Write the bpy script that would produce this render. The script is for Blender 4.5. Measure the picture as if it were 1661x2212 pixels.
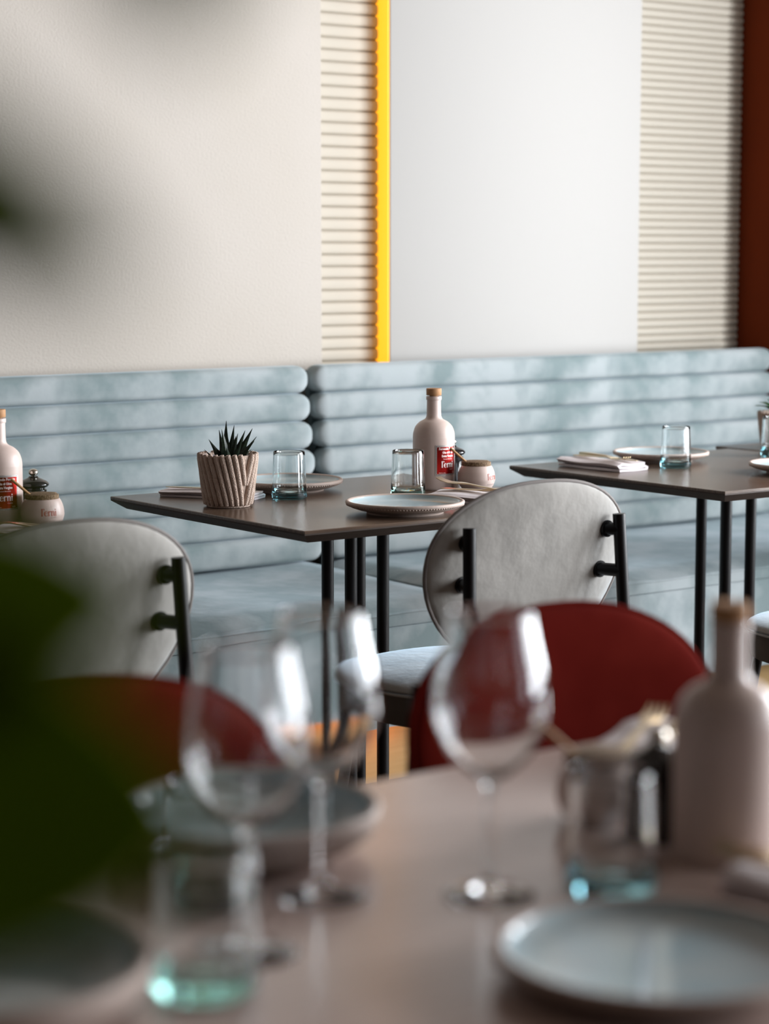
import bpy, bmesh, math, random
from mathutils import Vector, Matrix
PI = math.pi
S = bpy.context.scene
COL = S.collection
for o in list(bpy.data.objects):
    bpy.data.objects.remove(o)

# ------------------------------------------------------------------ camera
YAW, PITCH, HC = math.radians(36.97), math.radians(6.89), 1.28
cd = bpy.data.cameras.new('camera')
cam = bpy.data.objects.new('camera', cd); COL.objects.link(cam)
cam.location = (0, 0, HC)
cam.rotation_euler = (PI/2 - PITCH, 0, -YAW)
cd.sensor_fit = 'VERTICAL'; cd.sensor_height = 36.0; cd.sensor_width = 27.03
cd.lens = 4632.0/2212.0*36.0
cd.clip_start = 0.02; cd.clip_end = 200
cd.dof.use_dof = True; cd.dof.focus_distance = 4.5; cd.dof.aperture_fstop = 2.9
S.camera = cam

# ------------------------------------------------------------------ world, daylight, exposure
W = bpy.data.worlds.new('sky'); S.world = W; W.use_nodes = True
bg = W.node_tree.nodes['Background']
bg.inputs[0].default_value = (0.62, 0.78, 1.0, 1); bg.inputs[1].default_value = 1.2

def area(name, loc, rot, sx, sy, power, color):
    l = bpy.data.lights.new(name, 'AREA'); l.shape = 'RECTANGLE'; l.size = sx; l.size_y = sy
    l.energy = power; l.color = color
    o = bpy.data.objects.new(name, l); COL.objects.link(o); o.location = loc; o.rotation_euler = rot
    return o
DAY = (0.93, 0.965, 1.0)
# daylight just outside the front window (y = -3) and the right-hand windows (x = 5.75)
area('window_daylight', (4.5, -3.12, 1.55), (PI/2, 0, 0), 1.6, 2.3, 22, DAY)
area('window_daylight', (5.87, -.35, 1.55), (PI/2, 0, PI/2), 2.3, 2.3, 310, DAY)
area('window_daylight', (5.87, 2.3, 1.55), (PI/2, 0, PI/2), 2.0, 2.3, 370, DAY)
vs = S.view_settings
S.display_settings.display_device = 'sRGB'
vs.view_transform = 'Standard'; vs.look = 'None'; vs.gamma = 1.0; vs.use_curve_mapping = False
vs.exposure = 0.2

# ------------------------------------------------------------------ materials
def lin(r, g, b):
    f = lambda c: (c/255/12.92) if c/255 <= .04045 else ((c/255+.055)/1.055)**2.4
    return (f(r), f(g), f(b))

def mat(name, col, rough=.5, metal=0., spec=.5, col2=None, scale=5., bump=0., bscale=60., sheen=0.,
        sheen_col=None, coat=0., stretch=(1, 1, 1), trans=0., ior=1.45, detail=3., lo=.35, hi=.65, emis=None, estr=0.):
    m = bpy.data.materials.new(name); m.use_nodes = True
    nt = m.node_tree; p = nt.nodes['Principled BSDF']
    def put(n, v):
        p.inputs[n].default_value = v
    put('Base Color', (*col, 1)); put('Roughness', rough); put('Metallic', metal)
    put('Specular IOR Level', spec); put('IOR', ior); put('Transmission Weight', trans)
    if sheen:
        put('Sheen Weight', sheen); put('Sheen Roughness', .35)
        put('Sheen Tint', (*(sheen_col or (1, 1, 1)), 1))
    if coat:
        put('Coat Weight', coat); put('Coat Roughness', .12)
    if emis:
        put('Emission Color', (*emis, 1)); put('Emission Strength', estr)
    tc = None
    if col2 is not None or bump:
        tc = nt.nodes.new('ShaderNodeTexCoord')
    if col2 is not None:
        mp = nt.nodes.new('ShaderNodeMapping'); mp.inputs['Scale'].default_value = stretch
        nz = nt.nodes.new('ShaderNodeTexNoise'); nz.inputs['Scale'].default_value = scale; nz.inputs['Detail'].default_value = detail
        rp = nt.nodes.new('ShaderNodeValToRGB')
        rp.color_ramp.elements[0].position = lo; rp.color_ramp.elements[0].color = (*col, 1)
        rp.color_ramp.elements[1].position = hi; rp.color_ramp.elements[1].color = (*col2, 1)
        nt.links.new(tc.outputs['Object'], mp.inputs[0]); nt.links.new(mp.outputs[0], nz.inputs['Vector'])
        nt.links.new(nz.outputs['Fac'], rp.inputs[0]); nt.links.new(rp.outputs[0], p.inputs['Base Color'])
    if bump:
        n2 = nt.nodes.new('ShaderNodeTexNoise'); n2.inputs['Scale'].default_value = bscale; n2.inputs['Detail'].default_value = 2
        b = nt.nodes.new('ShaderNodeBump'); b.inputs['Strength'].default_value = bump; b.inputs['Distance'].default_value = .004
        nt.links.new(tc.outputs['Object'], n2.inputs['Vector']); nt.links.new(n2.outputs['Fac'], b.inputs['Height'])
        nt.links.new(b.outputs[0], p.inputs['Normal'])
    return m

def glass_mat(name, tint, density, rough=0.0):
    m = mat(name, (1, 1, 1), rough, trans=1.0, ior=1.47)
    nt = m.node_tree
    if density:
        v = nt.nodes.new('ShaderNodeVolumeAbsorption'); v.inputs[0].default_value = (*tint, 1); v.inputs[1].default_value = density
        nt.links.new(v.outputs[0], nt.nodes['Material Output'].inputs['Volume'])
    return m

M = {}
M['plaster'] = mat('plaster', (.435, .392, .345), .9, spec=.2, col2=(.455, .412, .37), scale=2.0, bump=.35, bscale=150)
M['panel'] = mat('painted_panel', (.455, .438, .418), .8, spec=.25, bump=.04, bscale=300)
M['rib'] = mat('ribbed_plaster', (.50, .455, .385), .75, spec=.25)
M['terracotta'] = mat('terracotta_paint', (.165, .026, .006), .85, spec=.1, col2=(.14, .022, .006), scale=3, bump=.06, bscale=120)
M['ceil'] = mat('ceiling_paint', (.15, .115, .09), .9)
M['warmwall'] = mat('warm_wall_paint', (.05, .03, .022), .9)
M['floor'] = mat('floor_wood', (.065, .042, .026), .45, col2=(.09, .06, .038), scale=2, stretch=(1, 14, 1))
M['velvet'] = mat('bench_velvet', (.20, .25, .255), .9, spec=.15, col2=(.37, .405, .415), scale=5.5, detail=6, lo=.40, hi=.58, sheen=.45, sheen_col=(.75, .9, 1), bump=.25, bscale=28)
M['velvet_seam'] = mat('bench_seam', (.16, .21, .23), .9, spec=.1)
M['grey'] = mat('chair_velvet', (.27, .255, .235), .9, spec=.15, col2=(.36, .34, .315), scale=11, detail=5, lo=.36, hi=.62, sheen=.75, sheen_col=(.66, .84, 1), bump=.3, bscale=45, stretch=(1.4, 1, .7))  # blue sheen tint stands in for skylight on the seats
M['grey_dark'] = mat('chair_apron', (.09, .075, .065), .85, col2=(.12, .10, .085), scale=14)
M['piping'] = mat('chair_piping', (.16, .14, .13), .8)
M['red'] = mat('red_velvet', (.078, .005, .0035), 1.0, spec=.02, col2=(.105, .009, .006), scale=9, detail=4, sheen=.06, sheen_col=(1, .2, .14))
M['black'] = mat('black_metal', (.006, .005, .005), .34, spec=.22)
M['wood'] = mat('dark_wood', (.080, .050, .034), .26, spec=.5, col2=(.112, .073, .050), scale=9, stretch=(1.2, 26, 8), bump=.05, bscale=220, detail=4)
M['woodedge'] = mat('dark_wood_edge', (.040, .026, .020), .6, spec=.25, col2=(.052, .035, .027), scale=9, stretch=(2, 2, 26))  # same wood darkened and matte, keeps the seat's reflected light off the undercut
M['fgwood'] = mat('taupe_wood', (.52, .395, .35), .22, spec=.6, col2=(.57, .44, .395), scale=7, stretch=(1.2, 24, 8), detail=4)  # lighter wood, base colour raised further to carry the wall's reflection
M['ceramic'] = mat('matte_ceramic', (.60, .475, .425), .38, spec=.45, col2=(.62, .495, .45), scale=8)
M['cork'] = mat('light_cork', (.40, .20, .085), .75, col2=(.46, .25, .12), scale=60)
M['corkdark'] = mat('speckled_cork', (.10, .055, .028), .8, col2=(.27, .18, .10), scale=330, detail=1, bump=.4, bscale=330)
M['mill'] = mat('black_lacquer', (.010, .010, .011), .12, spec=.6)
M['steel'] = mat('steel', (.62, .58, .52), .22, metal=1.)
M['gold'] = mat('warm_steel', (.60, .47, .30), .28, metal=1.)
M['label'] = mat('red_foil', (.27, .008, .007), .27, metal=.9)
M['labelblack'] = mat('label_border', (.03, .018, .016), .35)
M['silver'] = mat('silver_ink', (.88, .84, .80), .35, metal=.35)
M['redink'] = mat('red_ink', (.42, .10, .075), .6)
M['greyink'] = mat('grey_ink', (.40, .33, .30), .6)
M['plate_out'] = mat('stoneware', (.47, .375, .325), .6, col2=(.51, .41, .36), scale=40, bump=.1, bscale=200)
M['plate_in'] = mat('blue_glaze', (.40, .53, .58), .12, spec=.6, col2=(.50, .58, .60), scale=14)  # pale blue glaze, made bluer to carry the bench's reflection
M['napkin'] = mat('napkin_linen', (.74, .68, .70), .9, spec=.15, bump=.15, bscale=500, col2=(.77, .715, .73), scale=20)
M['aqua'] = glass_mat('aqua_glass', (.35, .82, .90), 24.)
M['green_glass'] = glass_mat('green_glass', (.35, .82, .74), 20.)
M['clear'] = glass_mat('clear_glass', (.9, .95, 1.), 0.)
M['felt'] = mat('felt_cord', (.47, .355, .29), .95, spec=.1, col2=(.54, .42, .35), scale=70, bump=.8, bscale=420, sheen=.25)
M['bag'] = mat('plastic_liner', (.62, .62, .72), .25)
M['soil'] = mat('soil', (.03, .022, .016), .95, bump=.8, bscale=120)
M['aloe'] = mat('aloe_leaf', (.012, .022, .013), .42, spec=.4, col2=(.03, .05, .02), scale=60, stretch=(1, 1, 5), lo=.52, hi=.75)
M['leaf'] = mat('glossy_leaf', (.02, .06, .018), .35, col2=(.03, .09, .02), scale=10)
M['spoon'] = mat('spoon_wood', (.42, .22, .09), .6, col2=(.48, .27, .12), scale=30, stretch=(1, 1, .1))
M['plinth'] = mat('plinth_board', (.42, .26, .095), .6, col2=(.46, .29, .115), scale=20, stretch=(.3, 1, 4))  # tan board, base colour pushed towards the light strip's orange glow
M['frame'] = mat('window_frame', (.02, .02, .022), .4)
M['pot'] = mat('planter_clay', (.10, .09, .085), .7)
M['trunk'] = mat('plant_stem', (.09, .065, .035), .8, col2=(.06, .05, .03), scale=30)
M['led'] = mat('amber_diffuser', (.8, .45, .05), .5, emis=(1.0, .40, .016), estr=1.25)
M['led_low'] = mat('orange_diffuser', (.8, .4, .1), .5, emis=(1.0, .33, .035), estr=13.)

def two_sided_leaf(name, c, t):
    m = bpy.data.materials.new(name); m.use_nodes = True
    nt = m.node_tree; p = nt.nodes['Principled BSDF']
    p.inputs['Base Color'].default_value = (*c, 1); p.inputs['Roughness'].default_value = .4
    tr = nt.nodes.new('ShaderNodeBsdfTranslucent'); tr.inputs[0].default_value = (*t, 1)
    mx = nt.nodes.new('ShaderNodeMixShader'); mx.inputs[0].default_value = .45
    nt.links.new(p.outputs[0], mx.inputs[1]); nt.links.new(tr.outputs[0], mx.inputs[2])
    nt.links.new(mx.outputs[0], nt.nodes['Material Output'].inputs[0])
    return m
M['bigleaf'] = two_sided_leaf('rubber_leaf', (.008, .020, .005), (.17, .215, .006))

def pane_mat():
    m = bpy.data.materials.new('window_pane'); m.use_nodes = True
    nt = m.node_tree; nt.nodes.remove(nt.nodes['Principled BSDF'])
    t = nt.nodes.new('ShaderNodeBsdfTransparent'); g = nt.nodes.new('ShaderNodeBsdfGlossy'); g.inputs['Roughness'].default_value = .02
    mx = nt.nodes.new('ShaderNodeMixShader'); mx.inputs[0].default_value = .05
    nt.links.new(t.outputs[0], mx.inputs[1]); nt.links.new(g.outputs[0], mx.inputs[2])
    nt.links.new(mx.outputs[0], nt.nodes['Material Output'].inputs[0])
    return m
M['pane'] = pane_mat()

# ------------------------------------------------------------------ mesh helpers
def mesh_from(name, verts, faces, smooth=True, angle=40):
    me = bpy.data.meshes.new(name); me.from_pydata([tuple(v) for v in verts], [], faces)
    bm = bmesh.new(); bm.from_mesh(me); bmesh.ops.recalc_face_normals(bm, faces=bm.faces); bm.to_mesh(me); bm.free()
    if smooth:
        me.shade_smooth(); me.set_sharp_from_angle(angle=math.radians(angle))
    return me

def link(name, me, material=None, parent=None, loc=None, rot=None):
    o = bpy.data.objects.new(name, me); COL.objects.link(o)
    if material is not None and me is not None and len(me.materials) == 0:
        me.materials.append(M[material] if isinstance(material, str) else material)
    if parent: o.parent = parent
    if loc: o.location = loc
    if rot: o.rotation_euler = rot
    return o

def tag(o, label, cat, group=None):
    o['label'] = label; o['category'] = cat
    if group: o['group'] = group
    return o

def thing(name, label, cat, loc=(0, 0, 0), rz=0, group=None):
    o = bpy.data.objects.new(name, None); COL.objects.link(o)
    o.empty_display_size = .05; o.location = loc; o.rotation_euler = (0, 0, rz)
    return tag(o, label, cat, group)

def struct(name, me, m, parent=None):
    o = link(name, me, m, parent)
    if not parent: o['kind'] = 'structure'
    return o

def dup(root, loc, rz, label, cat=None, group=None):
    r = root.copy(); COL.objects.link(r); r.location = loc; r.rotation_euler = (0, 0, rz); r['label'] = label
    if cat: r['category'] = cat
    if group: r['group'] = group
    for ch in list(root.children):
        c = ch.copy(); COL.objects.link(c); c.parent = r
        for g in list(ch.children):
            d = g.copy(); COL.objects.link(d); d.parent = c
    return r

def box_data(x0, x1, y0, y1, z0, z1):
    v = [(x0, y0, z0), (x1, y0, z0), (x1, y1, z0), (x0, y1, z0), (x0, y0, z1), (x1, y0, z1), (x1, y1, z1), (x0, y1, z1)]
    f = [(0, 3, 2, 1), (4, 5, 6, 7), (0, 1, 5, 4), (1, 2, 6, 5), (2, 3, 7, 6), (3, 0, 4, 7)]
    return v, f

def boxm(name, *b, bevel=0., seg=2):
    v, f = box_data(*b); me = mesh_from(name, v, f, smooth=False)
    if bevel:
        bm = bmesh.new(); bm.from_mesh(me)
        bmesh.ops.bevel(bm, geom=list(bm.edges), offset=bevel, segments=seg, profile=.5, affect='EDGES')
        bm.to_mesh(me); bm.free(); me.shade_smooth(); me.set_sharp_from_angle(angle=math.radians(45))
    return me

def lathe(name, prof, seg=48, angle=40):
    """prof: list of (r, z) from one end to the other; r = 0 closes."""
    vs_, fs = [], []; rings = []
    for r, z in prof:
        if r < 1e-6:
            rings.append([len(vs_)]); vs_.append((0, 0, z))
        else:
            s = len(vs_); rings.append(list(range(s, s+seg)))
            vs_ += [(r*math.cos(2*PI*i/seg), r*math.sin(2*PI*i/seg), z) for i in range(seg)]
    for a, b in zip(rings, rings[1:]):
        for i in range(seg):
            j = (i+1) % seg
            if len(a) == 1 and len(b) == 1: continue
            if len(a) == 1: fs.append((a[0], b[j], b[i]))
            elif len(b) == 1: fs.append((a[i], a[j], b[0]))
            else: fs.append((a[i], a[j], b[j], b[i]))
    return mesh_from(name, vs_, fs, angle=angle)

def smooth_prof(pts, n=6):
    """Catmull-Rom through (r, z) points."""
    out = []
    P_ = [pts[0]] + list(pts) + [pts[-1]]
    for i in range(1, len(P_)-2):
        p0, p1, p2, p3 = P_[i-1], P_[i], P_[i+1], P_[i+2]
        for k in range(n):
            t = k/n
            out.append(tuple(max(0, .5*((2*p1[c]) + (-p0[c]+p2[c])*t + (2*p0[c]-5*p1[c]+4*p2[c]-p3[c])*t*t + (-p0[c]+3*p1[c]-3*p2[c]+p3[c])*t**3)) if c == 0 else
                             .5*((2*p1[c]) + (-p0[c]+p2[c])*t + (2*p0[c]-5*p1[c]+4*p2[c]-p3[c])*t*t + (-p0[c]+3*p1[c]-3*p2[c]+p3[c])*t**3) for c in (0, 1)))
    out.append(pts[-1])
    return out

def tube_data(path, radii, seg=12, caps=True, base=0):
    vs_, fs = [], []; n = len(path); path = [Vector(p) for p in path]
    if not hasattr(radii, '__len__'): radii = [radii]*n
    up = None
    for i, p in enumerate(path):
        t = (path[min(i+1, n-1)] - path[max(i-1, 0)]).normalized()
        if up is None:
            up = Vector((0, 0, 1)) if abs(t.z) < .9 else Vector((0, 1, 0))
        a = t.cross(up)
        if a.length < 1e-5: a = t.cross(Vector((1, 0, 0)))
        a.normalize(); b = a.cross(t).normalized(); up = b
        for k in range(seg):
            an = 2*PI*k/seg
            vs_.append(p + (a*math.cos(an) + b*math.sin(an))*radii[i])
    for i in range(n-1):
        for k in range(seg):
            j = (k+1) % seg
            fs.append((base+i*seg+k, base+i*seg+j, base+(i+1)*seg+j, base+(i+1)*seg+k))
    if caps:
        fs.append(tuple(base+k for k in range(seg))[::-1]); fs.append(tuple(base+(n-1)*seg+k for k in range(seg)))
    return vs_, fs

def tube(name, path, radii, seg=12, closed=False):
    if closed:
        path = list(path); n = len(path); vs_, fs = tube_data(path, radii, seg, caps=False)
        for k in range(seg):
            j = (k+1) % seg
            fs.append(((n-1)*seg+k, (n-1)*seg+j, j, k))
        return mesh_from(name, vs_, fs, angle=80)
    vs_, fs = tube_data(path, radii, seg); return mesh_from(name, vs_, fs, angle=50)

def merge(name, parts, smooth=True, angle=45):
    vs_, fs = [], []
    for v, f in parts:
        b = len(vs_); vs_ += list(v); fs += [tuple(i+b for i in q) for q in f]
    return mesh_from(name, vs_, fs, smooth, angle)

# ------------------------------------------------------------------ room shell
X0, X1, Y0, Y1, ZC = -3.0, 5.75, -3.0, 4.86, 3.1
struct('floor', boxm('floor', X0-.2, X1+.2, Y0-.2, Y1+.2, -.1, 0), 'floor')
struct('ceiling', boxm('ceiling', X0-.2, X1+.2, Y0-.2, Y1+.2, ZC, ZC+.1), 'ceil')
wb = struct('wall_back', boxm('wall_back', X0-.2, X1+.2, Y1+.012, Y1+.2, 0, ZC), 'panel')
PF = 4.80          # front plane of the proud panels
S1a, S1b, S2a, S2b = 3.40, 3.633, 4.585, 5.076
pa = link('wall_panel', boxm('wall_panel', X0, S1a, PF, Y1+.012, 0, ZC, bevel=.003), 'plaster', wb)
pa['label'] = 'rough plastered panel left of the glowing recess'
pb = link('wall_panel', boxm('wall_panel', S1b, S2a, PF, Y1+.012, 0, ZC, bevel=.003), 'panel', wb)
pb['label'] = 'smooth pale panel between the two ribbed recesses'

def rib_mesh(name, length, pitch, depth, power):
    n = 10; vs_, fs = [], []
    for x in (0, length):
        for i in range(n+1):
            t = -1 + 2*i/n
            vs_.append((x, -depth*(1-abs(t)**power)**(1/power) if abs(t) < 1 else 0, t*pitch/2))
        vs_.append((x, .004, 0))
    m = n+2
    for i in range(n): fs.append((i, i+1, m+i+1, m+i))
    fs.append((n, n+1, m+n+1, m+n)); fs.append((n+1, 0, m, m+n+1))
    fs.append(tuple(range(m))); fs.append(tuple(m+i for i in range(m)))
    return mesh_from(name, vs_, fs, angle=60)
r1 = rib_mesh('rib', S1b-S1a-.002, .0328, .013, 2.8)
r2 = rib_mesh('rib', S2b-S2a-.002, .0237, .012, 2.0)
z = .80
while z < 3.085:
    link('rib', r1, 'rib', wb, (S1a+.001, Y1+.004, z)); z += .0328
z = .80
while z < 3.085:
    link('rib', r2, 'rib', wb, (S2a+.001, Y1+.004, z)); z += .0237
o = struct('wall_return', boxm('wall_return', S2b, 5.40, 4.70, Y1+.012, 0, ZC, bevel=.004), 'terracotta')
struct('wall_left', boxm('wall_left', X0-.2, X0, Y0, Y1, 0, ZC), 'warmwall')

def wall_with_holes(name, horizontal, fixed0, fixed1, a0, a1, holes, m):
    """holes: list of (a, b, z0, z1) along the wall; returns one mesh."""
    parts = []
    def bx(a, b, z0, z1):
        if horizontal: parts.append(box_data(a, b, fixed0, fixed1, z0, z1))
        else: parts.append(box_data(fixed0, fixed1, a, b, z0, z1))
    cur = a0
    for (a, b, z0, z1) in holes:
        bx(cur, a, 0, ZC); bx(a, b, 0, z0); bx(a, b, z1, ZC); cur = b
    bx(cur, a1, 0, ZC)
    return struct(name, merge(name, parts, smooth=False), m)
HOLES_F = [(3.7, 5.3, .4, 2.7)]
HOLES_R = [(-1.5, .8, .4, 2.7), (1.3, 3.3, .4, 2.7)]
wall_with_holes('wall_front', True, Y0-.2, Y0, X0-.2, X1+.2, HOLES_F, 'warmwall')
wall_with_holes('wall_right', False, X1, X1+.2, Y0, Y1, HOLES_R, 'warmwall')
wn = 0
for horiz, holes in ((True, HOLES_F), (False, HOLES_R)):
    for (a, b, z0, z1) in holes:
        wn += 1
        t = .05
        def q(a_, b_, c0, c1, d0, d1):
            return box_data(a_, b_, Y0-.08+c0, Y0-.08+c1, d0, d1) if horiz else box_data(X1+.08-c1, X1+.08-c0, a_, b_, d0, d1)
        w = struct('window_%d' % wn, merge('window', [q(a, a+t, 0, .06, z0, z1), q(b-t, b, 0, .06, z0, z1), q(a+t, b-t, 0, .06, z0, z0+t), q(a+t, b-t, 0, .06, z1-t, z1), q((a+b)/2-.02, (a+b)/2+.02, 0, .06, z0+t, z1-t)], smooth=False), 'frame')
        for s0, s1 in ((a+t, (a+b)/2-.02), ((a+b)/2+.02, b-t)):
            v, f = q(s0, s1, .028, .034, z0+t, z1-t)
            link('window_pane', mesh_from('window_pane', v, f, smooth=False), 'pane', w)

# amber light strip on the side of the proud panel
led = link('light_strip', boxm('light_strip', S1b-.004, S1b-.0005, PF+.004, Y1+.002, .80, 3.09), 'led')
tag(led, 'glowing amber light strip along the edge of the left ribbed recess', 'light strip')

# ------------------------------------------------------------------ banquettes
def channel_mesh(L, h, dpt):
    """horizontal padded roll, pill-shaped ends; local x 0..L, z -h/2..h/2, front towards -y"""
    R = h*.5; vs_, fs = [], []; n = 20
    xs = [R*(1-math.cos(PI/2*k/8)) for k in range(9)]
    mid = [R + (L-2*R)*k/14 for k in range(1, 14)]
    xs = xs + mid + [L-x for x in xs[::-1]]
    for x in xs:
        e = min(x, L-x); s = 1. if e >= R else math.sqrt(max(0, 1-((R-e)/R)**2))
        s = max(s, .06)
        for k in range(n):
            a = 2*PI*k/n; ca, sa = math.cos(a), math.sin(a)
            zz = math.copysign(abs(sa)**(2/4.2), sa)*R*s
            yy = -math.copysign(abs(ca)**(2/3.4), ca)*dpt*(.35+.65*s)
            vs_.append((x, yy, zz))
    m = len(xs)
    for i in range(m-1):
        for k in range(n):
            j = (k+1) % n; fs.append((i*n+k, i*n+j, (i+1)*n+j, (i+1)*n+k))
    fs.append(tuple(range(n))); fs.append(tuple((m-1)*n+k for k in range(n)))
    return mesh_from('channel', vs_, fs, angle=70)

CH = .0735
def banquette(x0, x1, label, plinth_to, led_x):
    t = thing('banquette', label, 'banquette', (x0, 4.3, 0), 0, 'channel-backed benches along the wall')
    L = x1-x0
    ch = channel_mesh(L, CH*.995, .034)
    for k in range(7):
        zc = .468 + CH*(k+.5)
        link('back_channel', ch, 'velvet', t, (0, 4.645 + .065*(k/6) - 4.3, zc))
    # backing board that holds the rolls
    v, f = box_data(.03, L-.03, 0, .02, .44, .965)
    v = [(x, y + (4.655 + (.07*(zz-.46)/.5) + .03 - 4.3), zz) for x, y, zz in v]
    link('back_board', mesh_from('back_board', v, f, smooth=False), 'velvet_seam', t)
    # seat pad, softly domed, with a seam along the front edge
    nx, ny = 40, 14; vs_, fs = [], []
    y_f, y_b = 3.975-4.3, 4.66-4.3
    rnd = random.Random(int(x0*100))
    for j in range(ny+1):
        for i in range(nx+1):
            u, v_ = i/nx, j/ny
            ex = min(u, 1-u)*L; ey = v_*(y_b-y_f)
            edge = min(1, ex/.06, 1); fy = min(1, ey/.08)
            zz = .462 - .022*(1-fy)**2 - .018*(1-edge)**2 + .004*math.sin(u*11+v_*3) + .003*math.sin(u*31)*(1-fy)
            vs_.append((u*L, y_f + v_*(y_b-y_f), zz))
    for j in range(ny):
        for i in range(nx):
            a = j*(nx+1)+i; fs.append((a, a+1, a+nx+2, a+nx+1))
    top = len(vs_)
    for j in range(ny+1):
        for i in range(nx+1):
            u, v_ = i/nx, j/ny
            vs_.append((u*L, y_f + v_*(y_b-y_f), .405))
    for j in range(ny):
        for i in range(nx):
            a = top+j*(nx+1)+i; fs.append((a, a+nx+1, a+nx+2, a+1))
    for i in range(nx):
        a = i; fs.append((a, a+1, top+a+1, top+a)); a = ny*(nx+1)+i; fs.append((a, a+1, top+a+1, top+a))
    for j in range(ny):
        a = j*(nx+1); fs.append((a, a+nx+1, top+a+nx+1, top+a)); a = j*(nx+1)+nx; fs.append((a, a+nx+1, top+a+nx+1, top+a))
    sp = link('seat_pad', mesh_from('seat_pad', vs_, fs, angle=60), 'velvet', t)
    link('seam_cord', tube('seam_cord', [(.01+(L-.02)*k/30, y_f-.001, .434+.001*math.sin(k*1.7)) for k in range(31)], .0028, 6), 'velvet', sp)
    link('base_box', boxm('base_box', .004, L-.004, y_f+.004, 4.69-4.3, .16, .4045, bevel=.012), 'velvet', t)
    link('plinth', boxm('plinth', .02, L-.02, 4.09-4.3, 4.11-4.3, 0, .16), 'plinth', t)
    return t
banquette(1.46, 3.276, 'grey-blue velvet bench nearer the camera, behind the potted aloe table', 3.12, 0)
banquette(3.290, 5.062, 'grey-blue velvet bench running to the terracotta pillar at right', 3.12, 0)
ls = link('light_strip', boxm('light_strip', 1.5, 3.12, 4.03, 4.042, .153, .1595), 'led_low')
tag(ls, 'orange light strip tucked under the bench front', 'light strip')

# ------------------------------------------------------------------ tables
def slab(name, w, d, levels):
    v = []
    for (zz, i) in levels:
        v += [(-w/2+i, -d/2+i, zz), (w/2-i, -d/2+i, zz), (w/2-i, d/2-i, zz), (-w/2+i, d/2-i, zz)]
    n = len(levels); f = [(0, 1, 2, 3), (4*n-4, 4*n-1, 4*n-2, 4*n-3)]
    for k in range(n-1):
        for i in range(4):
            j = (i+1) % 4; f.append((4*k+i, 4*k+4+i, 4*k+4+j, 4*k+j))
    return mesh_from(name, v, f, smooth=False)
leg_me = lathe('leg', [(0, .012), (.0135, .012), (.0135, .7225), (0, .7225)], 20)
def table(x0, x1, y0, y1, label, m, leg_dx=0, leg_dy=0, group='dark wood tables along the bench'):
    cx, cy = (x0+x1)/2, (y0+y1)/2
    t = thing('dining_table', label, 'table', (cx, cy, 0), 0, group)
    tp = link('tabletop', slab('tabletop', x1-x0, y1-y0, ((0, .0015), (-.0015, 0), (-.006, 0))), m, t, (0, 0, .75))
    link('bevelled_edge', slab('bevelled_edge', x1-x0, y1-y0, ((-.006, .0003), (-.009, .0003), (-.027, .026))), 'woodedge', tp)
    for sx in (0, 1):
        for sy in (0, 1):
            link('leg', leg_me, 'black', t, (leg_dx+(sx-.5)*.086, leg_dy+(sy-.5)*.086, 0))
    link('base_plate', boxm('base_plate', leg_dx-.22, leg_dx+.22, leg_dy-.22, leg_dy+.22, 0, .012, bevel=.003), 'black', t)
    return t
TY0, TY1 = 3.35, 4.095
T1c = (2.33+3.115)/2, (TY0+TY1)/2
table(1.27, 2.040, TY0, TY1, 'dark wood table behind the leftmost grey chair, partly hidden by green leaves', 'wood')
table(2.33, 3.135, TY0, TY1, 'dark wood table in the middle carrying the potted aloe', 'wood', -.010)
table(3.475, 4.258, TY0, TY1, 'dark wood table at right with its near corner in view', 'wood')
table(4.285, 5.05, TY0, 4.17, 'dark wood table farthest right, behind the glasses at the frame edge', 'wood')
table(.42, 2.30, .92, 1.70, 'wide taupe table in the blurred foreground set with wine glasses', 'fgwood', group='foreground table')

# ------------------------------------------------------------------ chairs
def shell_outline(th):
    c, s = math.cos(th), math.sin(th)
    n = 2.25 if s >= 0 else 1.9
    x = math.copysign(abs(c)**(2/n), c)*.243
    zz = math.copysign(abs(s)**(2/n), s)*(.150 if s >= 0 else .21)
    return x, zz
SZ = .705
def shell_y(x, zz):
    return -.176 + .30*x*x - .20*(zz-SZ)
def shell_mesh(side, th_max):
    rs = [0, .2, .4, .58, .72, .83, .91, .96, .985, 1.0]; n = 56
    vs_, fs = [], []
    for r in rs:
        b = th_max*(max(0, 1-r**5))**.5
        for k in range(n if r else 1):
            x, dz = shell_outline(2*PI*k/n); x *= r; zz = SZ+dz*r
            vs_.append((x, shell_y(x, zz) + side*b, zz))
    for i in range(len(rs)-1):
        for k in range(n):
            j = (k+1) % n
            if i == 0: fs.append((0, 1+k, 1+j))
            else:
                a = 1+(i-1)*n; b = 1+i*n; fs.append((a+k, b+k, b+j, a+j))
    return mesh_from('shell', vs_, fs, angle=180)
def sq_disc(name, rx, ry, prof, n=56, pw=2.3):
    """superellipse disc swept through (scale, z) profile"""
    vs_, fs = [], []
    for s, zz in prof:
        for k in range(n):
            a = 2*PI*k/n; c, d = math.cos(a), math.sin(a)
            vs_.append((math.copysign(abs(c)**(2/pw), c)*rx*s, math.copysign(abs(d)**(2/pw), d)*ry*s, zz))
    for i in range(len(prof)-1):
        for k in range(n):
            j = (k+1) % n; fs.append((i*n+k, i*n+j, (i+1)*n+j, (i+1)*n+k))
    fs.append(tuple(range(n))); fs.append(tuple((len(prof)-1)*n+k for k in range(n)))
    return mesh_from(name, vs_, fs, angle=50)
SH_B = shell_mesh(-1, .017); SH_F = shell_mesh(1, .021)
PIPE = tube('piping', [(lambda x, dz: (x*1.004, shell_y(x, SZ+dz), SZ+dz*1.004))(*shell_outline(2*PI*k/64)) for k in range(64)], .0042, 8, closed=True)
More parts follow.
